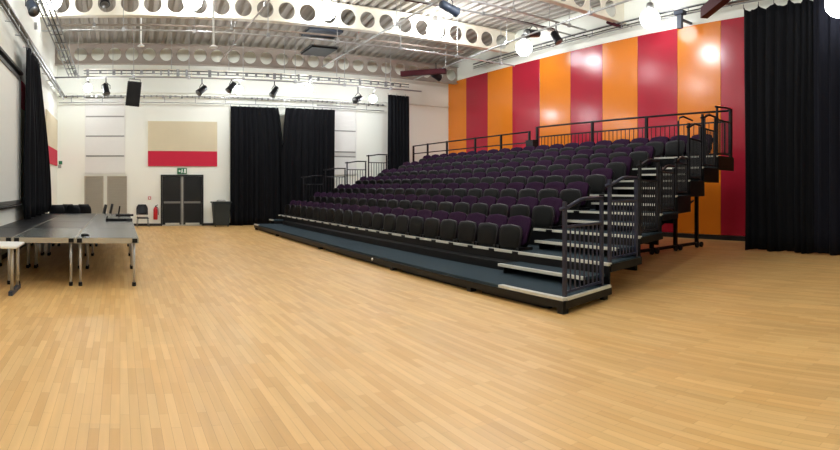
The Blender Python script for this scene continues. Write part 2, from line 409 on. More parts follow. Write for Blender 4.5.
# ------------------------------------------------------------------ retractable seating stand
F = [4.87, 6.0, 6.95, 7.9, 8.85, 9.8, 10.75, 11.7, 12.65]
ZT = [.20, .49, .79, 1.09, 1.39, 1.69, 1.99, 2.29]
YE = [5.06, 5.33, 5.55, 5.85, 6.2, 6.55, 6.82, 7.02]
YR = [5.31, 5.53, 5.83, 6.18, 6.53, 6.8, 7.0, 7.13]     # the stair end runs slightly askew
def quad(mb, x0, x1, ya0, ya1, yb, z0, z1):
    vs = [(x0, ya0, z) for z in (z0, z1)] + [(x1, ya1, z) for z in (z0, z1)] + [(x1, yb, z) for z in (z0, z1)] + [(x0, yb, z) for z in (z0, z1)]
    return mb.add(vs, [(0, 2, 4, 6), (7, 5, 3, 1), (0, 1, 3, 2), (2, 3, 5, 4), (4, 5, 7, 6), (6, 7, 1, 0)])
def sideplate(mb, x0, x1, ya0, ya1, w, z0, z1):
    vs = [(x0, ya0, z) for z in (z0, z1)] + [(x1, ya1, z) for z in (z0, z1)] + [(x1, ya1 + w, z) for z in (z0, z1)] + [(x0, ya0 + w, z) for z in (z0, z1)]
    return mb.add(vs, [(0, 2, 4, 6), (7, 5, 3, 1), (0, 1, 3, 2), (2, 3, 5, 4), (4, 5, 7, 6), (6, 7, 1, 0)])
YL = [20.6, 21.3, 21.4, 21.5, 21.6, 21.6, 21.6, 21.6]
SEATR = [None, 7.36, 7.58, 7.84, 8.05, 8.3, 8.4, 7.36]
SEATN = [0, 21, 20, 20, 20, 19, 19, 21]
SEATL = 20.9
stand = thing('seating_stand', 'tiered black retractable seating stand with carpeted steps and guard rails', 'seating stand', (8.8, 13.5, 0))
for k in range(8):
    z, f, r = ZT[k], F[k], F[k + 1]
    th = .06 if k == 0 else .08
    tier = quad(MB(), f, r, YE[k], YR[k], YL[k], z - th, z).build('tier', M['carpet'], stand)
    if k == 0:
        MB().box((f - .02, YE[0], .07), (f, YL[0], z - .04)).build('fascia', M['black'], tier)
        sideplate(MB(), f, r, YE[0] - .02, YR[0] - .02, .02, .07, z - .03).build('side_plate', M['black'], tier)
        MB().box((f, YL[0], .07), (r, YL[0] + .02, z)).build('side_plate', M['black'], tier)
        for ya, yb in ((5.45, 6.9), (7.3, 9.4), (9.9, 13.4), (13.9, 17.4), (18, 20.4)):
            MB().box((f + .1, ya, 0), (f + .16, yb, .14)).build('plinth', M['black'], tier)
        for yy in (5.14, 7.1, 9.65, 13.65, 17.7, 20.5): MB().box((f + .0, yy - .05, 0), (f + .1, yy + .05, .14)).build('foot', M['black'], tier)
        MB().box((r - .12, YR[0] + .02, 0), (r - .04, YR[0] + .10, .14)).build('foot', M['black'], tier)
        for ya, yb in ((YE[0], 6.34), (20.0, YL[0])):
            MB().box((f - .03, ya, z - .03), (f + .05, yb, z + .006)).build('nosing', M['nose'], tier)
        sideplate(MB(), f + .05, r - .02, YE[0] - .015, YR[0] - .03, .05, z - .03, z + .005).build('nosing', M['nose'], tier)
    else:
        MB().box((f - .015, YE[k], max(z - .36, ZT[0])), (f + .012, YL[k], z - .03)).build('fascia', M['black'], tier)
        if k == 1: MB().box((f - .24, 7.15, ZT[0] + .001), (f - .016, 20.0, ZT[0] + .13)).build('kick_box', M['black'], tier)  # black box stands in for the shade below the front row
        if k < 5:          # black clips over the nosing between the seats
            for i in range(SEATN[k] + 1):
                yy = SEATR[k] + (SEATL - SEATR[k]) * i / SEATN[k]
                MB().box((f - .045, yy - .07, z - .045), (f - .031, yy + .07, z + .006)).build('seat_clip', M['black'], tier)
        dp = .12 if k < 4 else .34
        sideplate(MB(), f + .012, r, YE[k] - .015, YR[k] - .015, .04, z - dp, z - .012).build('side_plate', M['black'], tier)
        MB().box((f + .012, YL[k] - .04, z - .34 if k > 1 else .2), (r, YL[k] + .015, z - .012)).build('side_plate', M['black'], tier)
        MB().box((r - .06, YR[k] + .06, z - .22), (r - .02, YL[k] - .06, z - .085)).build('rear_beam', M['black'], tier)
        for ya, yb in ((YE[k], 13.66), (13.74, YL[k])):
            MB().box((f - .03, ya, z - .032), (f + .045, yb, z + .006)).build('nosing', M['nose'], tier)
    if k < 7:                      # half step up to the next tier, at both ends
        hz = (ZT[k] + ZT[k + 1]) / 2
        for ya, yb in ((YE[k + 1] + .06, SEATR[k + 1] - (.12 if k != 6 else -.9)), (SEATL + .1, YL[k] - .08)):
            if k == 6 and ya < 10: continue
            st = MB().box((F[k + 1] - .46, ya, hz - .04), (F[k + 1] - .03, yb, hz)).build('step', M['carpet'], stand)
            MB().box((F[k + 1] - .48, ya, hz - .035), (F[k + 1] - .42, yb, hz + .006)).build('nosing', M['nose'], st)
            MB().box((F[k + 1] - .40, ya + .03, ZT[k]), (F[k + 1] - .06, ya + .06, hz - .04)).box((F[k + 1] - .40, yb - .06, ZT[k]), (F[k + 1] - .06, yb - .03, hz - .04)).build_each('step_cheek', M['black'], st)
# under-frame: legs, wheels and braces beneath the tiers
for yb_ in (8.15, 11.4, 14.8, 18.1, 21.0):
    for k in (2, 3, 4, 5, 6, 7):
        x = F[k + 1] - .12
        fr = MB().box((x - .04, yb_ - .04, .09), (x + .04, yb_ + .04, ZT[k] - .08)).build('support_post', M['black'], stand)
        MB().lathe([(.05, -.03), (.07, -.025), (.07, .025), (.05, .03)], (x - .1, yb_ - .08, .07), 12, R=Matrix.Rotation(PI / 2, 3, 'X')).lathe([(.05, -.03), (.07, -.025), (.07, .025), (.05, .03)], (x + .1, yb_ - .08, .07), 12, R=Matrix.Rotation(PI / 2, 3, 'X')).build_each('wheel', M['black'], fr)
    mb = MB().box((F[2] + .2, yb_ - .035, .07), (F[8] - .05, yb_ + .035, .14))
    mb.tube([(F[3], yb_ + .05, .2), (F[8] - .2, yb_ + .05, 1.9)], .025, 6).tube([(F[5], yb_ + .05, .15), (F[8] - .2, yb_ + .05, 1.2)], .025, 6)
    mb.build_each('base_beam', M['black'], stand)
mb = MB()
for k in (4, 5, 6, 7): mb.box((F[k + 1] - .16, 7.6 if k < 7 else 7.4, ZT[k] - .3), (F[k + 1] - .08, 21.2, ZT[k] - .1))
mb.build_each('cross_beam', M['black'], stand)
# guard rails at both ends of each tier, then along the back
def guard(ya, yb, xa, xb, z, dip, mm, top=1.2, second=.86, nb=7):
    Y = lambda x: ya + (yb - ya) * (x - xa) / (xb - xa)
    P = lambda x, zz: (x, Y(x), zz)
    g = MB().tube([P(xa - .06, z + top - .12 * dip), P(xa + .1, z + top - .1 * dip), P(xa + .38, z + top - .015), P(xa + .5, z + top), P(xb - .02, z + top)], .024).build('guard_rail', M[mm], stand)
    for x in (xa + .03, xb - .05): MB().box((x - .022, Y(x) - .022, z - .1), (x + .022, Y(x) + .022, z + top - .03)).build('post', M[mm], g)
    MB().tube([P(xa + .05, z + second), P(xb - .07, z + second)], .02, 6).build('middle_bar', M[mm], g)
    MB().tube([P(xa + .05, z + .055), P(xb - .07, z + .055)], .02, 6).build('bottom_bar', M[mm], g)
    for i in range(nb):
        x = xa + .05 + (xb - xa - .12) * (i + 1) / (nb + 1)
        MB().tube([P(x, z + .06), P(x, z + second)], .012, 6).build('baluster', M[mm], g)
for k in range(8):
    guard(YE[k] + .05, YR[k] + .05, F[k] + .03, F[k + 1] - (.03 if k else .1), ZT[k], 1 if k < 7 else .4, 'rail' if k < 2 else 'raildark', *({3: (.84, .72), 4: (.74, .62)}.get(k, ())))
for k in range(2, 6):
    guard(YL[k] - .04, YL[k] - .04, F[k] + .02, F[k + 1] - .03, ZT[k], .6, 'raildark', nb=6)
xb_ = F[8] - .04
posts = [7.19, 9.85, 11.9, 14.4]
g = MB().tube([(xb_, 7.15, 3.46), (xb_, 14.45, 3.52)], .026).build('rear_guard_rail', M['raildark'], stand)
MB().box((xb_ - .015, 7.2, 3.17), (xb_ + .015, 14.4, 3.21)).build('middle_bar', M['raildark'], g)
MB().box((xb_ - .015, 7.2, 2.36), (xb_ + .015, 14.4, 2.4)).build('bottom_bar', M['raildark'], g)
for y in posts: MB().box((xb_ - .03, y - .04, 2.2), (xb_ + .03, y + .04, 3.5)).build('post', M['raildark'], g)
y = 7.36
while y < 14.35:
    MB().tube([(xb_, y, 2.38), (xb_, y, 3.19)], .011, 6).build('baluster', M['raildark'], g); y += .155
g = MB().tube([(xb_, 14.75, 3.4), (xb_, 22.8, 3.38)], .026).build('rear_guard_rail', M['raildark'], stand)
MB().box((xb_ - .015, 14.8, 3.02), (xb_ + .015, 22.75, 3.06)).build('middle_bar', M['raildark'], g)
MB().box((xb_ - .015, 14.8, 2.36), (xb_ + .015, 21.5, 2.4)).build('bottom_bar', M['raildark'], g)
MB().box((xb_ - .03, 22.72, 0), (xb_ + .03, 22.79, 3.4)).build('post', M['raildark'], g)
for y in (14.8, 16.35, 17.95, 19.95, 21.5): MB().box((xb_ - .03, y - .035, 2.2), (xb_ + .03, y + .035, 3.42)).build('post', M['raildark'], g)
# two looped hand rails in front of the seats over the top of the aisle
for (xa, ya) in ((F[7] - .42, 7.12), (F[7] - .42, 7.85)):
    l = MB().tube([(xa, ya, 1.99), (xa, ya, 3.1), (xa + .06, ya, 3.2), (xa + .2, ya, 3.24), (xa + .6, ya, 3.18)], .024).build('loop_hand_rail', M['raildark'], stand)
# tiny white stud on the front edge
mb = MB().lathe([(.028, 0), (.03, .01), (.02, .02)], (4.85, at(372.5, 260, X=4.85).y, .12), 10, R=Matrix.Rotation(-PI / 2, 3, 'Y'))
mb.build('white_stud', M['white'], stand)
# control box on the rear walkway
p = at(526, 142, X=12.2)
t = thing('equipment_box', 'black equipment box on the top tier beside the gap in rear rail', 'box', (12.3, p.y, 2.29))
MB().box((12.34, p.y - .18, 2.296), (12.55, p.y + .18, 3.05)).build('case', M['blacksatin'], t)
MB().box((12.33, p.y - .2, 3.05), (12.56, p.y + .2, 3.09)).build('lid', M['black'], t)

# ------------------------------------------------------------------ tip-up seats
def panel(mb, w, z0, z1, x, t, r, lean, mi=0, mrim=None, seg=5, crown=.03):
    """upright rounded cushion facing -x, leaning back with height"""
    out = []
    def arc(cy_, cz, a0, a1):
        for i in range(seg + 1):
            a = a0 + (a1 - a0) * i / seg; out.append((cy_ + r * math.cos(a), cz + r * math.sin(a)))
    arc(w / 2 - r, z1 - r, 0, PI / 2)
    out.append((0, z1 + crown))
    arc(-w / 2 + r, z1 - r, PI / 2, PI)
    rb = r * .5
    out.append((-w / 2 + .02, z0 + rb)); out.append((-w / 2 + .02 + rb, z0)); out.append((w / 2 - .02 - rb, z0)); out.append((w / 2 - .02, z0 + rb))
    n = len(out); cz = (z0 + z1) / 2
    def ring(dx, k):
        return [Vector((x + dx + lean * (zz - z0), yy * k, cz + (zz - cz) * k)) for yy, zz in out]
    rings = [ring(t, .95), ring(t * .8, 1), ring(t * .3, 1), ring(0, .95), ring(-.008, .7)]
    vs = sum(rings, [])
    base = len(mb.v); mb.v += vs
    for j in range(4):
        for i in range(n):
            mb.f.append([base + j * n + i, base + (j + 1) * n + i, base + (j + 1) * n + (i + 1) % n, base + j * n + (i + 1) % n])
            mb.m.append(mrim if (mrim is not None and j in (1, 2)) else mi); mb.sm.append(True); mb.pc.append(0)
    mb.f.append([base + i for i in range(n)]); mb.m.append(mi); mb.sm.append(False)
    mb.f.append([base + 4 * n + i for i in range(n)][::-1]); mb.m.append(mi); mb.sm.append(True)
    return mb
rowname = ['', 'front row', 'second row from the front', 'third row from the front', 'middle row', 'third row from the top', 'second row from the top', 'top row']
seat0 = None; nseat = 0
for k in range(1, 8):
    n = SEATN[k]; pt = (SEATL - SEATR[k]) / n
    for i in range(n):
        loc = (F[k] + .10, SEATR[k] + pt * (i + .5), ZT[k] + .006)
        if i == 0: lab = 'purple-backed tip-up seat at the stair end of the %s' % rowname[k]
        elif i == n - 1: lab = 'purple-backed tip-up seat at the curtain end of the %s' % rowname[k]
        elif i < n / 2: lab = 'purple-backed tip-up seat, %s from the stair end of the %s' % (ORD[i], rowname[k])
        else: lab = 'purple-backed tip-up seat, %s from the curtain end of the %s' % (ORD[n - 1 - i], rowname[k])
        grp = 'folded tip-up seats in the ' + rowname[k]
        if seat0 is None:
            seat0 = thing('tip_up_seat', lab, 'seat', (0, 0, 0), grp)
            panel(MB(), .61, .012, .405, -.03, .045, .12, .12, 0, 1, crown=.018).build('seat_pan', [M['shell'], M['rim']], seat0)
            panel(MB(), .61, .08, .545, .09, .05, .10, .28, 0, None, crown=.025).build('backrest', M['purple'], seat0)
            panel(MB(), .61, .04, .51, .165, .03, .12, .28, 0, None).build('back_shell', M['shell'], seat0)
            for s in (-1, 1):
                MB(False).box((-.04, s * .27 - .035, 0), (.26, s * .27 + .035, .05)).build('bracket', M['black'], seat0)
            seat0.location = loc
        else:
            dup(seat0, loc, lab, grp)

# ------------------------------------------------------------------ stage decks
cols = [(-2.40, -1.69), (-1.68, -.70), (-.69, .29)]
rows = [(9.0, 11.05), (11.06, 13.1), (13.11, 15.2), (15.21, 17.3)]
ZD = .76
cn = ['against the screen wall', 'in the middle column', 'on the open floor side']
rn = ['nearest the camera', 'second from the camera', 'third from the camera', 'at the chairs end']
for ci, (xa, xb) in enumerate(cols):
    for ri, (ya, yb) in enumerate(rows):
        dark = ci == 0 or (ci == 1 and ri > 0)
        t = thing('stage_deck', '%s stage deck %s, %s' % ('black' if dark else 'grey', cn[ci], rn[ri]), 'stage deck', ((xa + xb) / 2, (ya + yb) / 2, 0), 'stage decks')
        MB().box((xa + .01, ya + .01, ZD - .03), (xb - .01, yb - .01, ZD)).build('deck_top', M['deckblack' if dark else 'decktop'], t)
        MB(False).box((xa, ya, ZD - .085), (xa + .03, yb, ZD - .004)).box((xb - .03, ya, ZD - .085), (xb, yb, ZD - .004)).box((xa + .03, ya, ZD - .085), (xb - .03, ya + .03, ZD - .004)).box((xa + .03, yb - .03, ZD - .085), (xb - .03, yb, ZD - .004)).build('frame', M['alu'], t)
        for lx in (xa + .07, xb - .07):
            for ly in (ya + .08, yb - .08):
                lg = MB().tube([(lx, ly, .02), (lx, ly, ZD - .03)], .021, 10).build('leg', M['pipe'], t)
                MB().lathe([(.03, 0), (.032, .005), (.032, .05), (.026, .06)], (lx, ly, 0), 10).build('rubber_foot', M['black'], lg)
        if ri == 0:
            for cx in (xa + .06, xb - .06):
                MB().box((cx - .04, ya - .02, ZD - .075), (cx + .04, ya - .001, ZD - .01)).build('corner_clamp', M['black'], t)
# white-topped table before the stage
t = thing('side_table', 'white-topped metal table standing in front of the stage at left edge', 'table', (-1.9, 8.42, 0))
smooth_bevel(MB().box((-2.45, 8.1, .67), (-1.46, 8.8, .71)).build('table_top', M['white'], t), .012)
for lx in (-2.35, -1.55):
    for ly in (8.22, 8.68): MB().tube([(lx, ly, .06), (lx, ly, .67)], .024, 10).build('leg', M['alu'], t)
    MB().box((lx - .03, 8.1, 0), (lx + .03, 8.8, .06)).build('foot_bar', M['bluegrey'], t)
# things lying on the stage
p = at(119.5, 221, Z=ZD)
t = thing('folded_stand', 'long black folded stand lying flat on the floor-side stage deck', 'stand', (p.x, p.y, ZD))
mb = MB().tube([(p.x - .32, p.y - .03, ZD + .03), (p.x + .3, p.y, ZD + .03)], .03); mb.build('tube', M['black'], t)
MB().box((p.x - .3, p.y - .1, ZD), (p.x - .2, p.y + .12, ZD + .025)).box((p.x + .15, p.y - .1, ZD), (p.x + .23, p.y + .12, ZD + .025)).build_each('foot', M['black'], t)
MB().tube([(p.x - .3, p.y, ZD + .03), (p.x - .28, p.y + .02, ZD + .12)], .015).build('clamp_lever', M['black'], t)
p = at(126, 216, Z=ZD)
t = thing('desk_stand', 'black upright bracket with flat base at floor-side stage corner', 'stand', (p.x - .1, p.y, ZD))
MB().box((p.x - .28, p.y - .12, ZD), (p.x + .2, p.y + .12, ZD + .05)).build('base', M['black'], t)
MB().tube([(p.x - .2, p.y, ZD + .05), (p.x - .17, p.y, ZD + .27)], .022).build('upright', M['black'], t)
p = at(85, 236, Z=ZD)
t = thing('cable_puck', 'small flat black disc lying near the stage front edge', 'puck', (p.x, p.y, ZD))
MB().lathe([(.07, ZD), (.07, ZD + .02), (.05, ZD + .035)], (p.x, p.y, 0), 16).build('disc', M['black'], t)

# ------------------------------------------------------------------ black stacking chairs
def chair(name_label, loc, rz, group=None):
    t = thing('stacking_chair', name_label, 'chair', (0, 0, 0), group)
    mb = MB(); seg = 8; vs = []
    prof = [(-.23, .43), (-.1, .415), (.08, .42), (.19, .45)]
    for x, z in prof:
        for j in range(seg + 1):
            y = -.23 + .46 * j / seg; vs.append((x, y, z + .12 * abs(y) ** 2))
    mb.add(vs, [(i * (seg + 1) + j, (i + 1) * (seg + 1) + j, (i + 1) * (seg + 1) + j + 1, i * (seg + 1) + j + 1) for i in range(3) for j in range(seg)], 0, True)
    o = mb.build('seat', M['blacksatin'], t); s = o.modifiers.new('t', 'SOLIDIFY'); s.thickness = .03
    mb = MB(); vs = []
    for i in range(6):
        f = i / 5; z = .55 + .46 * f; w = .23 if f < .6 else .23 - .09 * ((f - .6) / .4) ** 2
        for j in range(seg + 1):
            a = -1 + 2 * j / seg; vs.append((.22 + .10 * f - .05 * (1 - a * a) * -1, w * a, z))
    mb.add(vs, [(i * (seg + 1) + j, (i + 1) * (seg + 1) + j, (i + 1) * (seg + 1) + j + 1, i * (seg + 1) + j + 1) for i in range(5) for j in range(seg)], 0, True)
    o = mb.build('backrest', M['blacksatin'], t); s = o.modifiers.new('t', 'SOLIDIFY'); s.thickness = .03
    for s in (-1, 1):
        MB().tube([(-.24, s * .24, .012), (-.19, s * .20, .41)], .012).build('leg', M['metal'], t)
        MB().tube([(.28, s * .24, .012), (.19, s * .20, .42), (.25, s * .19, .6)], .012).build('leg', M['metal'], t)
    t.location = loc; t.rotation_euler.z = rz
    return t
ch = None
spots = [(-1.98, 18.3, .5, 'half hidden by the gathered curtain, behind the stage', 1), (-1.42, 18.25, -2.6, 'second from the left curtain in the row behind the stage', 1), (-.88, 18.35, .3, 'middle one of the row behind the stage', 1),
         (-.36, 18.3, 2.4, 'behind the stage in front of the louvred cover', 1), (-.0, 19.1, 1.1, 'behind the stage between the two louvred covers', 1)]
for X, Y, rz, lab in ((-1.93, 17.85, -1.5, 'the one touching the gathered curtain'), (-1.38, 17.8, -1.72, 'the foremost one in front of the white wall'), (-1.72, 18.55, -1.35, 'in the second row nearer the gathered curtain'),
                        (-1.13, 18.5, -1.6, 'second row before the louvred covers'), (-.78, 17.75, .12, 'turned sideways, nearer one before the louvred covers'), (-.6, 18.5, .05, 'turned sideways, farther one before the louvred covers')):
    pos = (X, Y, 0); L = 'black stacking chair behind the stage, ' + lab
    if ch is None: ch = chair(L, pos, rz, 'chairs behind the stage')
    else: dup(ch, pos, L, 'chairs behind the stage', rz)
p = back(142.5, 215, .5)
dup(ch, (p.x, YB - .75, 0), 'black stacking chair against the back wall beside the fire extinguisher', 'chairs behind the stage', PI / 2 + .05).scale = (.95, .95, .86)
# bin
bx0, bx1 = back(212, 200, .6).x, back(230, 200, .6).x
t = thing('wheeled_bin', 'green-black open bin on the floor between the double doors and the curtain', 'bin', ((bx0 + bx1) / 2, YB - .6, 0))
cxb, cyb = (bx0 + bx1) / 2, YB - .62; w = (bx1 - bx0) / 2
def frus(mb, w0, d0, z0, w1, d1, z1):
    vs = [(cxb + sx * a, cyb + sy * b, z) for (a, b, z) in ((w0, d0, z0), (w1, d1, z1)) for (sx, sy) in ((-1, -1), (1, -1), (1, 1), (-1, 1))]
    mb.add(vs, [(3, 2, 1, 0), (4, 5, 6, 7), (0, 1, 5, 4), (1, 2, 6, 5), (2, 3, 7, 6), (3, 0, 4, 7)]); return mb
smooth_bevel(frus(MB(), w * .78, .2, .05, w * .97, .27, .92).build('body', M['bin'], t), .03)
mb = frus(MB(), w * 1.05, .3, .92, w * 1.05, .3, .98); mb.build('rim', M['bin'], t)
smooth_bevel(frus(MB(), w * .5, .16, .98, w * .4, .12, 1.05).build('white_sack', M['groove'], t), .03)
for s in (-1, 1): MB().lathe([(.05, -.02), (.06, -.015), (.06, .015), (.05, .02)], (cxb + s * w * .7, cyb - .12, .06), 12, R=Matrix.Rotation(PI / 2, 3, 'Y')).build('wheel', M['black'], t)

# ------------------------------------------------------------------ roof girders (cellular beams)
def girder(label, y, z0, z1, mm, hole, pitch, x0=XL, x1=XR, fl=.26, phase=0):
    web = MB(); zc = (z0 + z1) / 2; n = 24; ncell = int((x1 - x0) / pitch); st = x0 + (x1 - x0 - ncell * pitch) / 2 + 0
    th = .02
    def ringpts(cx):
        sq = []; ci = []
        for j in range(n):
            a = 2 * PI * j / n; ca, sa = math.cos(a), math.sin(a)
            s = min(pitch / 2 / max(abs(ca), 1e-9), (z1 - z0) / 2 / max(abs(sa), 1e-9))
            sq.append((cx + ca * s, zc + sa * s)); ci.append((cx + ca * hole / 2, zc + sa * hole / 2))
        return sq, ci
    for c in range(ncell):
        cx = st + pitch * (c + .5); sq, ci = ringpts(cx)
        vs = [(a, y - th, b) for a, b in sq] + [(a, y - th, b) for a, b in ci] + [(a, y + th, b) for a, b in sq] + [(a, y + th, b) for a, b in ci]
        fs = []
        for j in range(n):
            k = (j + 1) % n
            fs += [(j, k, n + k, n + j), (2 * n + k, 2 * n + j, 3 * n + j, 3 * n + k), (n + j, n + k, 3 * n + k, 3 * n + j)]
        # corners of the square
        web.add(vs, fs)
        for (sx, sz) in ((1, 1), (-1, 1), (-1, -1), (1, -1)):
            pa = (cx + sx * pitch / 2, zc + sz * (z1 - z0) / 2)
            # fill the small triangle cut between ring points at the corner
            near = sorted(sq, key=lambda q: (q[0] - pa[0]) ** 2 + (q[1] - pa[1]) ** 2)[:2]
            web.add([(q[0], y - th, q[1]) for q in near] + [(pa[0], y - th, pa[1])], [(0, 1, 2)])
            web.add([(q[0], y + th, q[1]) for q in near] + [(pa[0], y + th, pa[1])], [(0, 1, 2)])
    if st > x0 + .01: web.box((x0, y - th, z0), (st, y + th, z1)).box((x1 - (st - x0), y - th, z0), (x1, y + th, z1))
    t = thing('roof_girder', label, 'girder', ((x0 + x1) / 2, y, z0), 'roof girders')
    web.build('perforated_web', M[mm], t)
    MB().box((x0, y - fl / 2, z0 - .025), (x1, y + fl / 2, z0)).build('bottom_flange', M[mm], t)
    MB().box((x0, y - fl / 2, z1), (x1, y + fl / 2, z1 + .025)).build('top_flange', M[mm], t)
    return t
girder('cream girder with round holes crossing the hall over the stage', 18.1, 6.9, 7.66, 'girder', .56, .72)
girder('cream girder with round holes at the top of photo before the orange panels', 12.4, 6.95, 7.66, 'girder', .54, .72)
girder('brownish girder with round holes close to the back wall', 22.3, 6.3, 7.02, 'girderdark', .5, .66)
# knobs under the first girder
# ------------------------------------------------------------------ lighting bars and services
def bar(label, a, b, r=.026, mm='pipe', hang=None, name='lighting_bar', zc=None):
    a, b = Vector(a), Vector(b); c = (a + b) / 2
    t = thing(name, label, 'pipe' if name != 'lighting_bar' else 'lighting bar', c)
    MB().tube([a, b], r).build('tube', M[mm], t)
    if hang:
        mb = MB()
        for f in hang:
            q = a.lerp(b, f); top = ZC if q.y < 18.3 else ZC - (q.y - 18.3) * .13
            mb.auto = False; mb.next().tube([q, (q.x, q.y, top)], .012, 6).box((q.x - .05, q.y - .05, q.z - .05), (q.x + .05, q.y + .05, q.z + .06))
        mb.build_each('hanger', M['steel'], t)
    return t
BY, BZ = 20.8, 5.5
bar('lighting bar with small black lanterns across the hall before the back wall', (XL + .15, BY, BZ), (11.9, BY, BZ), .03, 'steel', [.06, .2, .34, .48, .62, .76, .9])
bar('pale lighting bar across the hall under the stage girder', (XL + .2, 17.0, 6.16), (XR - .9, 17.0, 6.12), .026, 'pipe', [.03, .15, .28, .42, .56, .7, .84, .96])
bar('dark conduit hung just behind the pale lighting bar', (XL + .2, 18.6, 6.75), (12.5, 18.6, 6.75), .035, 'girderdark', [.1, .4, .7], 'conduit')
bar('pale lighting bar running to the wall above the crimson panels, upper one', (6.5, 14.0, 7.05), (XR - .15, 14.0, 7.0), .035, 'pipe', [.2, .6, .9])
bar('pale lighting bar running to the wall above the crimson panels, lower one', (6.5, 14.5, 6.9), (XR - .2, 14.5, 6.88), .03, 'pipe', [.15, .5, .85])
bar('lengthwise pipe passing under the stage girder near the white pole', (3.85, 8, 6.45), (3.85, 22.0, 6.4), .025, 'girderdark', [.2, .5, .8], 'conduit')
bar('lengthwise pipe passing under the stage girder near the dark hatch', (8.0, 9, 6.5), (8.0, 22.0, 6.4), .03, 'pipe', [.2, .5, .8], 'conduit')
bar('dark lengthwise conduit fixed above the curtain track of the screen wall', (XL + .12, 5, 5.42), (XL + .12, 22.6, 5.42), .06, 'black', None, 'conduit')
bar('lengthwise pipe high along the screen wall', (XL + .45, 5, 6.35), (XL + .45, 22, 6.35), .035, 'steel', [.2, .45, .7, .95], 'conduit')
bar('red pipe along the ceiling before the stage girder', (8.5, 16.0, 7.4), (14.5, 15.6, 7.35), .03, 'darkred', None, 'conduit')
bar('lengthwise pipe over the top rows of seats', (12.2, 9, 6.7), (12.2, 22.0, 6.2), .03, 'pipe', [.2, .5, .8], 'conduit')
def tray(label, a, b, w, axis, mm='steel', hang=0, step=.35):
    """ladder cable tray: two side bars and rungs"""
    a, b = Vector(a), Vector(b); d = (b - a).normalized(); sd = Vector((0, 0, 1)) if axis == 'z' else Vector((d.y, -d.x, 0))
    t = thing('cable_tray', label, 'cable tray', (a + b) / 2)
    MB().tube([a - sd * w / 2, b - sd * w / 2], .022, 6).tube([a + sd * w / 2, b + sd * w / 2], .022, 6).build_each('side_bar', M[mm], t)
    mb = MB(); L = (b - a).length
    for i in range(int(L / step)):
        q = a + d * (.2 + i * step); mb.tube([q - sd * w / 2, q + sd * w / 2], .014, 6)
    mb.build_each('rung', M[mm], t)
    mb = MB(); c = a + sd * .05; e = b + sd * .05
    mb.tube([c + Vector((0, 0, .03)), e + Vector((0, 0, .03))], .02, 6).tube([a - sd * .06 + Vector((0, 0, .03)), b - sd * .06 + Vector((0, 0, .03))], .015, 6)
    mb.build_each('cable', M['black'], t)
    if hang == 0:
        mb = MB()
        for i in range(8):
            q = a.lerp(b, (i + .5) / 8); mb.tube([q, (XR - .001, q.y, q.z)], .02, 6)
        mb.build_each('wall_arm', M['metal'], t)
    if hang:
        mb = MB()
        for i in range(hang):
            q = a.lerp(b, (i + .5) / hang); top = ZC if q.y < 18.3 else ZC - (q.y - 18.3) * .13
            mb.tube([q, (q.x, q.y, top)], .012, 6)
        mb.build_each('hanger', M['steel'], t)
tray('ladder tray running above the striped panels on striped wall', (14.3, 5.5, 6.82), (14.3, 20.5, 6.75), .2, 'z', 'steel', 0, 1.3)
tray('ladder tray of cables along the screen wall near the ceiling', (XL + .75, 6, 5.9), (XL + .75, 22.2, 5.75), .35, 'h', 'metal', 4, .9)
tray('ladder tray of dark cables across the back above the lighting bar', (XL + 1.15, 21.7, 5.83), (11.8, 21.7, 5.83), .26, 'z', 'girder', 6)
# dark ticks: clips on that tray
mb = MB(); rnd = random.Random(5); x = XL + .8
while x < 11.5:
    h = rnd.uniform(.08, .26); mb.box((x, 21.62, 5.83 - h / 2), (x + rnd.uniform(.05, .12), 21.68, 5.83 + h / 2)); x += rnd.uniform(.28, .5)
mb.build_each('cable_clip', M['metal'], bpy.data.objects['cable_tray.002'])
# oxide red steel braces
def brace(label, a, b, w, h):
    a, b = Vector(a), Vector(b); d = (b - a).normalized(); s = d.cross(Vector((0, 0, 1))).normalized() * w / 2; u = s.cross(d).normalized() * h / 2
    vs = [p + i * s + j * u for p in (a, b) for (i, j) in ((-1, -1), (1, -1), (1, 1), (-1, 1))]
    o = MB().add(vs, [(3, 2, 1, 0), (4, 5, 6, 7), (0, 1, 5, 4), (1, 2, 6, 5), (2, 3, 7, 6), (3, 0, 4, 7)]).build('roof_brace', M['darkred'], loc=(a + b) / 2)
    tag(o, label, 'brace', 'oxide red braces')
brace('dark red steel brace above the orange panel beside the right curtain', at(704, 13, X=13.2), at(727, -6, X=11.8), .2, .28)
brace('dark red steel brace pointing into the far corner', at(401, 74, Y=20.9), at(446, 71, Y=19.6), .2, .2)
brace('short dark red brace where the second girder meets the striped wall', at(607, 22, X=14.2), at(622, 27, X=14.4), .1, .1)
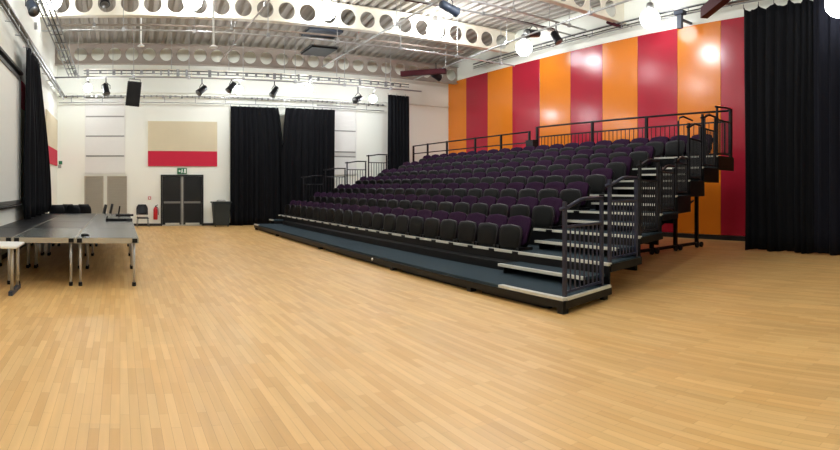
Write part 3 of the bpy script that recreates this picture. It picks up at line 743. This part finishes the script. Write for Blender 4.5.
# blue-grey bracket, pendant poles, ceiling hatch
p = at(680, 20, X=14.05)
t = thing('wall_bracket', 'blue-grey steel bracket standing above the wall edge between crimson and orange panels', 'bracket', p)
MB().box((p.x - .1, p.y - .16, p.z + .15), (p.x + .1, p.y + .16, p.z + .26)).box((p.x - .05, p.y - .08, p.z - .25), (p.x + .05, p.y + .08, p.z + .15)).build_each('body', M['bluegrey'], t)
MB().box((p.x + .05, p.y - .04, p.z), (XR - .001, p.y + .04, p.z + .06)).build('arm', M['bluegrey'], t)
for (px, yb, Y, lab, dz) in ((213.5, 46, 16.6, 'long white drop pole hanging before the stage girder', 0), (141, 45, 19.8, 'short white drop pole hanging behind the stage girder', 0)):
    p = at(px, yb, Y=Y); t = thing('drop_pole', lab, 'pole', (p.x, p.y, p.z))
    MB().tube([(p.x, p.y, p.z), (p.x, p.y, ZC - .1 if Y < 18.3 else 7.4)], .03).build('rod', M['white'], t)
    MB().lathe([(.12, 0), (.13, .02), (.06, .07)], (p.x, p.y, p.z - .05), 14).build('foot_plate', M['white'], t)
def unit(label, px, Z, hx, y0, y1, mm, lipm):
    c = at(px, 0, Y=(y0 + y1) / 2); t = thing('ceiling_unit', label, 'ventilation unit', (c.x, c.y, Z))
    MB().box((c.x - hx, y0, Z), (c.x + hx, y1, Z + .07)).build('casing', M[mm], t)
    MB().box((c.x - hx - .04, y0 - .04, Z + .07), (c.x + hx + .04, y1 + .04, Z + .1)).build('flange', M[lipm], t)
    mb = MB()
    for sx in (-.4, .4):
        for yy in (y0 + .1, y1 - .1): mb.tube([(c.x + sx, yy, Z + .1), (c.x + sx, yy, ZC + .05 - max(0, yy - 18.3) * .13)], .012, 6)
    mb.build_each('hanger', M['steel'], t)
unit('dark square ventilation panel hung under the roof behind the stage girder', 319, 6.65, .5, 20.0, 21.3, 'blacksatin', 'metal')
unit('blue-grey ventilation panel under the roof just before the dark panel', 322, 7.0, .62, 18.95, 19.95, 'bluegrey', 'metal')
# hung loudspeaker
p = at(133.5, 93.5, Y=BY - .1)
t = thing('loudspeaker', 'black loudspeaker hung tilted from the far lighting bar', 'loudspeaker', (p.x, p.y, p.z))
R = Matrix.Translation(p) @ Matrix.Rotation(.10, 4, 'Y') @ Matrix.Rotation(.15, 4, 'X')
smooth_bevel(MB().box((-.25, -.2, -.45), (.25, .2, .42), 0, R).build('cabinet', M['blacksatin'], t), .02)
MB().box((-.22, -.215, -.41), (.22, -.203, .38), 0, R).build('grille', M['black'], t)
MB().tube([R @ Vector((-.2, 0, .3)), R @ Vector((-.2, 0, .5)), R @ Vector((.2, 0, .5)), R @ Vector((.2, 0, .3))], .018, 6).tube([R @ Vector((0, 0, .5)), (p.x, BY, BZ)], .02, 6).build('yoke', M['metal'], t)

def lantern(label, pos, hookz, aim, lit=False, L=.42, r=.13, body='blacksatin'):
    """stage lantern: hook, yoke, tapered body, lens"""
    pos = Vector(pos); aim = Vector(aim).normalized()
    t = thing('stage_lantern', label, 'stage lantern', pos, 'stage lanterns')
    q = aim.to_track_quat('Z', 'Y').to_matrix()
    MB().lathe([(r * .55, -L / 2), (r * .8, -L / 2 + .04), (r * .85, 0), (r * .9, L * .3), (r, L / 2 - .02), (r, L / 2)], pos, 14, R=q).build('body', M[body], t)
    MB().lathe([(r * .85, L / 2 + .001), (r * .85, L / 2 + .012)], pos, 14, R=q).build('lens', M['lens'] if lit else M['metal'], t)
    sd = aim.cross(Vector((0, 0, 1))); sd = (sd if sd.length > .1 else Vector((1, 0, 0))).normalized()
    top = Vector((pos.x, pos.y, pos.z + r + .12))
    MB().tube([pos + sd * (r + .02), pos + sd * (r + .02) + Vector((0, 0, r)), top, pos - sd * (r + .02) + Vector((0, 0, r)), pos - sd * (r + .02)], .014, 6).tube([top, (pos.x, pos.y, hookz)], .02, 6).build('yoke', M['black'], t)
    return t
for px, py, ax, lit, lab in ((106, 89, (.15, -.5, -1), False, 'dark lantern between the leftmost bar lamp and the hung loudspeaker'),
                             (202, 90, (-.8, -.4, -.7), False, 'dark lantern above the cream board, tilted to the left'),
                             (231.5, 87, (-.8, -.3, -1), False, 'dark lantern above the left edge of the beside-bin curtain'),
                             (274.5, 91.5, (-.7, -.3, -1), False, 'dark lantern above the gap of the two back curtains'),
                             (358, 99, (-1, -.5, -.45), False, 'dark lantern above the white window right of the back curtains')):
    p = at(px, py, Y=BY)
    lantern(lab, p, max(BZ, p.z + .1), ax, lit, *((.3, .1, 'pipe') if lit is None else (.42, .16) if lit else ()))
for px, py, Y, hz, ax, lab in ((449, 8, 14.0, 7.0, (1, .1, -.25), 'dark lantern under the roof above the stage girder end'),
                               (533, 33.5, 14.5, 6.88, (-1, -.2, -.2), 'long dark lantern above the glowing lamp beside the striped wall'),
                               (556, 37, 14.0, 7.0, (.2, -.6, -1), 'dark lantern at the wall end of the two pale lighting bars'),
                               (436, 76, 20.2, 6.6, (1, .2, -.3), 'dark lantern at the far corner by the red brace'),
                               (32, 7, 14.0, ZC, (.3, -.5, -.6), 'blue-grey lantern before the left end of the stage girder'),
                               (105, -1, 16.5, ZC, (0, -.5, -1), 'dark lantern cut by the top edge of the photo')):
    p = at(px, py, Y=Y)
    lantern(lab, p, max(hz, p.z + .25), ax, False, .62 if px in (533, 449) else .42, .15, 'bluegrey' if px in (32, 449) else 'blacksatin')
# projector box on the left
p = at(32, 27, Y=17.0)
t = thing('junction_box', 'pale grey junction box on the pale lighting bar near the screen wall', 'box', p)
MB().box((p.x - .17, p.y - .12, p.z - .1), (p.x + .17, p.y - .03, p.z + .1)).build('case', M['steel'], t)

# ------------------------------------------------------------------ hall lamps
def ico(mb, c, r):
    bm = bmesh.new(); bmesh.ops.create_icosphere(bm, subdivisions=2, radius=r)
    mb.add([v.co * 1 + Vector(c) for v in bm.verts], [[v.index for v in f.verts] for f in bm.faces], 0, True); bm.free(); return mb
def lamp(label, p, r=.30, mm='lamp'):
    t = thing('globe_lamp', label, 'lamp', p, 'globe lamps')
    ico(MB(), p, r).build('globe', M[mm], t)
    MB().lathe([(.09, r - .03), (.12, r + .02), (.10, r + .16), (.03, r + .2)], p, 14).build('cap', M['steel'], t)
    MB().tube([(p[0], p[1], p[2] + r + .18), (p[0], p[1], ZC)], .014, 6).build('rod', M['steel'], t)
for p, lab in (((-2.05, 17.5, 7.22), 'glowing globe lamp at top left corner before the stage girder'),
               ((2.2, 17.5, 7.22), 'glowing globe lamp cut by the top edge right of the white pole'),
               (tuple(at(327, 11, Y=17.5)), 'glowing globe lamp on the stage girder right of the white pole'),
               (tuple(at(435, 31, Y=17.5)), 'glowing globe lamp on the right half of the stage girder'),
               (tuple(at(524, 48, X=13.3)), 'glowing globe lamp where the stage girder meets the striped wall'),
               (tuple(at(650, 19, X=13.6)), 'glowing globe lamp above the crimson panels at upper right'),
               (tuple(at(838, 4, X=11.75)), 'glowing globe lamp before the curtain at the right edge'),
               ((9.5, 12.15, 6.85), 'glowing globe lamp behind the second girder above the frame'),
               ((-.8, 11.6, 7.1), 'glowing globe lamp above the stage front out of frame'), ((4.2, 8.4, 7.1), 'glowing globe lamp above the open floor out of frame'),  # unseen lamps from here on, added for fill and a bright foreground
               ((.6, 5.0, 7.1), 'glowing globe lamp high over the camera left'), ((4.2, 3.6, 7.1), 'glowing globe lamp high over the camera right'),
               ((2.6, -1.5, 7.1), 'glowing globe lamp high behind the camera')):
    if p[2] + .3 > ZC: p = (p[0], p[1], ZC - .52)
    lamp(lab, p, mm='lampsoft' if p[0] > 11 or p[0] < -2 else 'lampbright' if abs(p[0] - 9.5) < .2 else 'lampmid' if 6 < p[0] < 7 else 'lamp')

for px, py, lab in ((88, 88, 'small glowing lamp under the far lighting bar, before the hung loudspeaker'), (239, 90, 'small glowing lamp under the far lighting bar above the beside-bin curtain'),
                    (309, 89, 'small glowing lamp under the far lighting bar above the second back curtain'), (373, 99, 'small glowing lamp under the far lighting bar nearest the corner curtain')):
    p = at(px, py, Y=BY + .3); r = .15
    t = thing('bar_lamp', lab, 'lamp', p, 'small bar lamps')
    ico(MB(), p, r).build('globe', M['barlamp'], t)
    MB().lathe([(.06, r - .02), (.08, r + .01), (.03, r + .1)], p, 12).build('cap', M['steel'], t)
    MB().tube([(p[0], p[1], p[2] + r + .08), (p[0], p[1] - .3, max(BZ, p[2] + r + .2))], .014, 6).build('clamp_arm', M['steel'], t)

# ------------------------------------------------------------------ world, camera, view
w = bpy.data.worlds.new('hall_air'); bpy.context.scene.world = w; w.use_nodes = True
w.node_tree.nodes['Background'].inputs[0].default_value = (.05, .05, .05, 1)
cam = bpy.data.cameras.new('camera'); co = bpy.data.objects.new('camera', cam); C.objects.link(co)
cam.type = 'PANO'; cam.panorama_type = 'CENTRAL_CYLINDRICAL'
cam.central_cylindrical_range_u_min = -420 / 580; cam.central_cylindrical_range_u_max = 420 / 580
cam.central_cylindrical_range_v_min = -263 / 580; cam.central_cylindrical_range_v_max = 187 / 580
cam.central_cylindrical_radius = 1
cam.clip_start = .05; cam.clip_end = 100
co.location = (0, 0, HC); co.rotation_euler = (PI / 2, 0, -300 / 580)
sc = bpy.context.scene; sc.camera = co
sc.view_settings.view_transform = 'Standard'; sc.view_settings.look = 'None'
sc.view_settings.exposure = .33; sc.view_settings.gamma = 1; sc.view_settings.use_curve_mapping = False
sc.cycles.use_denoising = True; sc.cycles.max_bounces = 8; sc.cycles.diffuse_bounces = 5
sc.cycles.sample_clamp_indirect = 6
